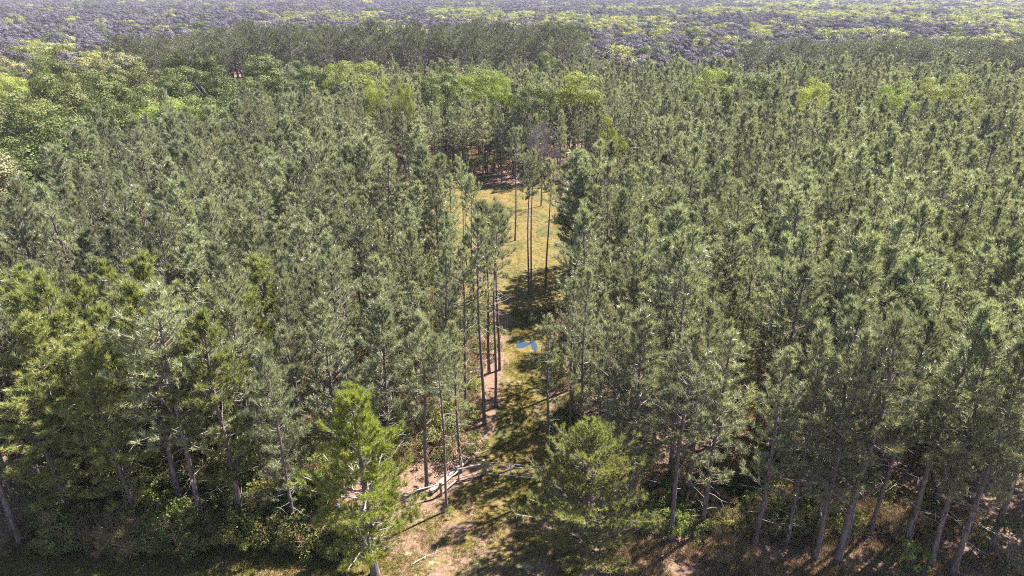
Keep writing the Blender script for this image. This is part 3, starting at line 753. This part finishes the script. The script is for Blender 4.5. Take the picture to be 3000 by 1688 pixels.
scatter('dry_undergrowth', ug[1], DRYS, 'brown and grey brush between the pine trunks', 'undergrowth')

# grass: short blades on the track, apron, clearing and verges
def blades(name, n, sampler, mat, L0, wd, label, seed):
    r = np.random.default_rng(seed); P = []
    while len(P) < n:
        x, y = sampler(r)
        if x is not None: P.append((x, y))
    P = np.array(P); k = 7
    c = np.repeat(P, k, 0) + r.normal(size=(len(P) * k, 2)) * .09
    c = np.concatenate([c, np.full((len(c), 1), .0)], 1)
    d = unit(r.normal(size=(len(c), 3)) * .55 + [0, 0, 1]); d[:, 2] = np.abs(d[:, 2])
    ln = L0 * r.uniform(.4, 1.3, (len(c), 1)); sd_ = unit(np.cross(d, r.normal(size=d.shape))) * wd * .5
    V = np.stack([c + sd_, c - sd_, c + d * ln], 1).reshape(-1, 3)
    mb = MB(); mb.add(V, np.arange(len(V)).reshape(-1, 3))
    return tag(mb.build(name, mat), label, 'grass', kind='stuff')
def s_track(r):
    if r.random() < .55:
        x, y = r.uniform(-10, 5), r.uniform(34, 82)
        if not (inside(APRON, x, y) or inside(TRACK, x, y)): return None, None
    else:
        x, y = r.uniform(-26, 28), r.uniform(79, 139)
        if not inside(CLEARING, x, y): return None, None
    if math.sin(x * 1.7 + math.sin(y * .9)) + math.sin(y * 1.3 + x) < r.uniform(-1.6, .9): return None, None
    if (x - 1.8) ** 2 + (y - 69.4) ** 2 < 1.6 ** 2: return None, None
    return x, y
blades('grass', 26000, s_track, M['grass'], .17, .03, 'short olive grass on the track, apron and clearing', 5)
def s_dry(r):
    x, y = r.uniform(7, 36), r.uniform(34, 43)
    if y > 37 + 6 * r.random(): return None, None
    if math.sin(x * .9) + math.sin(y * 1.9 + x * .4) < r.uniform(-1.8, .8): return None, None
    return x, y
blades('dry_grass', 7000, s_dry, M['dry_grass'], .5, .03, 'tall straw-coloured grass on the verge at lower right', 6)
def s_verge(r):
    x, y = r.uniform(-38, -8), r.uniform(33, 40.5)
    return x, y
blades('verge_grass', 6000, s_verge, M['grass'], .35, .03, 'shaded green grass along the verge at lower left', 7)

# ------------------------------------------------------------------ gate, fence, log
def bar(mb, a, b, r, sides=8): mb.tube(np.linspace(a, b, 3), [r, r, r], sides, cap=True)
A = Vector((-2.12, 46.56, 0)); B = Vector((2.3, 45.95, 0)); dv = (B - A).normalized(); Lg = (B - A).length
g = empty('metal_gate', A, math.atan2(dv.y, dv.x)); tag(g, 'closed galvanised tube gate across the grassy track', 'gate')
f = MB(); bar(f, (0, 0, .16), (Lg, 0, .16), .035); bar(f, (0, 0, 1.34), (Lg, 0, 1.34), .035); bar(f, (0, 0, .16), (0, 0, 1.34), .035); bar(f, (Lg, 0, .16), (Lg, 0, 1.34), .035)
f.build('gate_frame', M['steel'], g, smooth=True)
for z_ in (1.08,):
    b = MB(); bar(b, (.03, 0, z_), (Lg - .03, 0, z_), .03); b.build('bar', M['steel'], g, smooth=True)
for x_ in (Lg * .45,):
    b = MB(); bar(b, (x_, .01, .18), (x_, .01, 1.32), .025); b.build('upright', M['steel'], g, smooth=True)
wm = MB()
for z_ in (.32, .5, .68, .86): bar(wm, (.03, -.02, z_), (Lg - .03, -.02, z_), .006, 4)
for i in range(1, 28): bar(wm, (Lg * i / 28, -.02, .16), (Lg * i / 28, -.02, 1.08), .004, 4)
wm.build('wire_mesh', M['steel'], g)
def post(x, y, h, r, mat, label, seed=0, name='fence_post'):
    rr = np.random.default_rng(seed); mb = MB(); z_ = np.linspace(-.2, h, 7)
    P = np.stack([x + rr.normal(size=7) * .012, y + rr.normal(size=7) * .012, z_], 1)
    mb.tube(P, r * (1.06 - .1 * z_ / h) * rr.uniform(.96, 1.04, 7), 12, cap=True)
    return tag(mb.build(name, mat, smooth=False), label, 'post', 'posts of the entrance fence')
post(-2.35, 46.6, 1.52, .15, M['wood'], 'dark square-topped wooden post carrying the left end of the gate', 1)
post(2.55, 45.9, 1.5, .14, M['wood'], 'wooden post at the right end of the gate behind the olive pine', 2)
post(-4.45, 45.8, 1.25, .07, M['wood_grey'], 'thin post where the pale rails bend, left of the gate', 3)
post(-5.75, 44.0, 1.35, .11, M['wood'], 'reddish wooden post beside the slim pine trunk', 4)
post(-13.3, 40.7, 2.0, .22, M['wood_grey'], 'stout grey post at the left end of the rails', 5)
def rails(a, b, hs, r, label, mat, ext=.1):
    root = empty('rail_fence', (a[0], a[1], 0)); tag(root, label, 'fence', 'rail fence panels beside the gate')
    L_ = math.hypot(b[0] - a[0], b[1] - a[1]); root.rotation_euler = (0, 0, math.atan2(b[1] - a[1], b[0] - a[0]))
    rr = np.random.default_rng(int(L_ * 100))
    for h in hs:
        mb = MB(); n = 6; X = np.linspace(-ext, L_ + ext, n)
        mb.tube(np.stack([X, rr.normal(size=n) * .012, h + rr.normal(size=n) * .015], 1), np.full(n, r), 8, cap=True)
        mb.build('rail', mat, root, smooth=True)
    return root
rails((-2.5, 46.52), (-4.4, 45.85), (.28, 1.2), .075, 'short pale two-rail panel between the gate post and the bend', M['rail'], 0)
rails((-4.5, 45.72), (-5.66, 44.1), (.3, 1.1), .07, 'pale two-rail panel running down to the reddish post', M['rail'], 0)
rails((-5.9, 43.95), (-13.1, 40.8), (.75, 1.2), .06, 'long pale two-rail panel ending at the stout grey post', M['rail'], 0)
mb = MB(); x0, y0 = at(1388, 1338, .3); x1, y1 = at(1262, 1440, .3)
s = np.linspace(0, 1, 9); rr = np.random.default_rng(9)
mb.tube(np.stack([x0 + (x1 - x0) * s, y0 + (y1 - y0) * s, .24 + .25 * np.sin(s * 3) + rr.normal(size=9) * .02], 1), .10 + .13 * s, 9, cap=True)
lg = mb.build('fallen_log', M['log'], smooth=True); tag(lg, 'bleached fallen trunk lying behind the rail panels', 'log')
for k in (2, 4, 5):
    b = MB(); p0 = np.array([x0 + (x1 - x0) * s[k], y0 + (y1 - y0) * s[k], .5]); b.tube(np.array([p0, p0 + [rr.uniform(-.6, .6), rr.uniform(-.2, .5), rr.uniform(.1, .5)], p0 + [rr.uniform(-.9, .9), .5, .6]]), [.05, .03, .015], 5)
    b.build('branch_stub', M['dead'], lg)
# loose dead boughs on the ground
for i, (px, py, L_, a_) in enumerate([(1210, 1655, 2.2, .5), (1640, 930, 2.5, 2.2), (1275, 1400, 2.4, 1.0), (1030, 1560, 2.6, .4), (2560, 1580, 2.4, 2.8), (2130, 1500, 2.6, .8)]):
    x, y = at(px, py); b = MB(); t_ = np.linspace(0, 1, 6)
    b.tube(np.stack([x + math.cos(a_) * L_ * t_, y + math.sin(a_) * L_ * t_ + .15 * np.sin(t_ * 4), .08 + .25 * t_], 1), .04 - .03 * t_, 5, cap=True)
    for q in (2, 3, 4):
        c = [x + math.cos(a_) * L_ * t_[q], y + math.sin(a_) * L_ * t_[q], .1 + .2 * t_[q]]
        b.tube(np.array([c, [c[0] + math.cos(a_ + .8 * (-1) ** q) * .6, c[1] + math.sin(a_ + .8 * (-1) ** q) * .6, c[2] + .2]]), [.016, .005], 3)
    tag(b.build('fallen_branch', M['dead']), ['pale broken bough on the litter at the bottom, left of the apron', 'pale bough fallen at the right edge of the clearing mouth', 'pale bough lying beside the fallen trunk', 'bough under the bright green pine', 'bough on the sunlit litter at lower right', 'bough in the shade right of the olive pine'][i], 'branch', 'fallen branches')

# ------------------------------------------------------------------ haze
mb = MB(); x0, x1, y0, y1, z0, z1 = -6100, 6100, -700, 8100, -1, 42
V = [(x, y, z) for z in (z0, z1) for y in (y0, y1) for x in (x0, x1)]
mb.add(V, [[0, 2, 3, 1], [4, 5, 7, 6], [0, 1, 5, 4], [2, 6, 7, 3], [0, 4, 6, 2], [1, 3, 7, 5]])
m, t, N, L = mat_base('haze_air')
pv = N('ShaderNodeVolumePrincipled'); pv.inputs['Color'].default_value = (.72, .76, 1.0, 1); pv.inputs['Density'].default_value = .00008; pv.inputs['Anisotropy'].default_value = .2
o_ = N('ShaderNodeOutputMaterial'); L(pv.outputs[0], o_.inputs['Volume'])
tag(mb.build('haze', m), 'faint blue haze over the woods', None, kind='stuff')
for o in sc.objects:
    if 'height' in o: del o['height']

for o in [o for o in sc.objects if o.parent is None and o.type == 'EMPTY' and 'label' not in o]:
    for ch in list(o.children): bpy.data.objects.remove(ch)
    bpy.data.objects.remove(o)
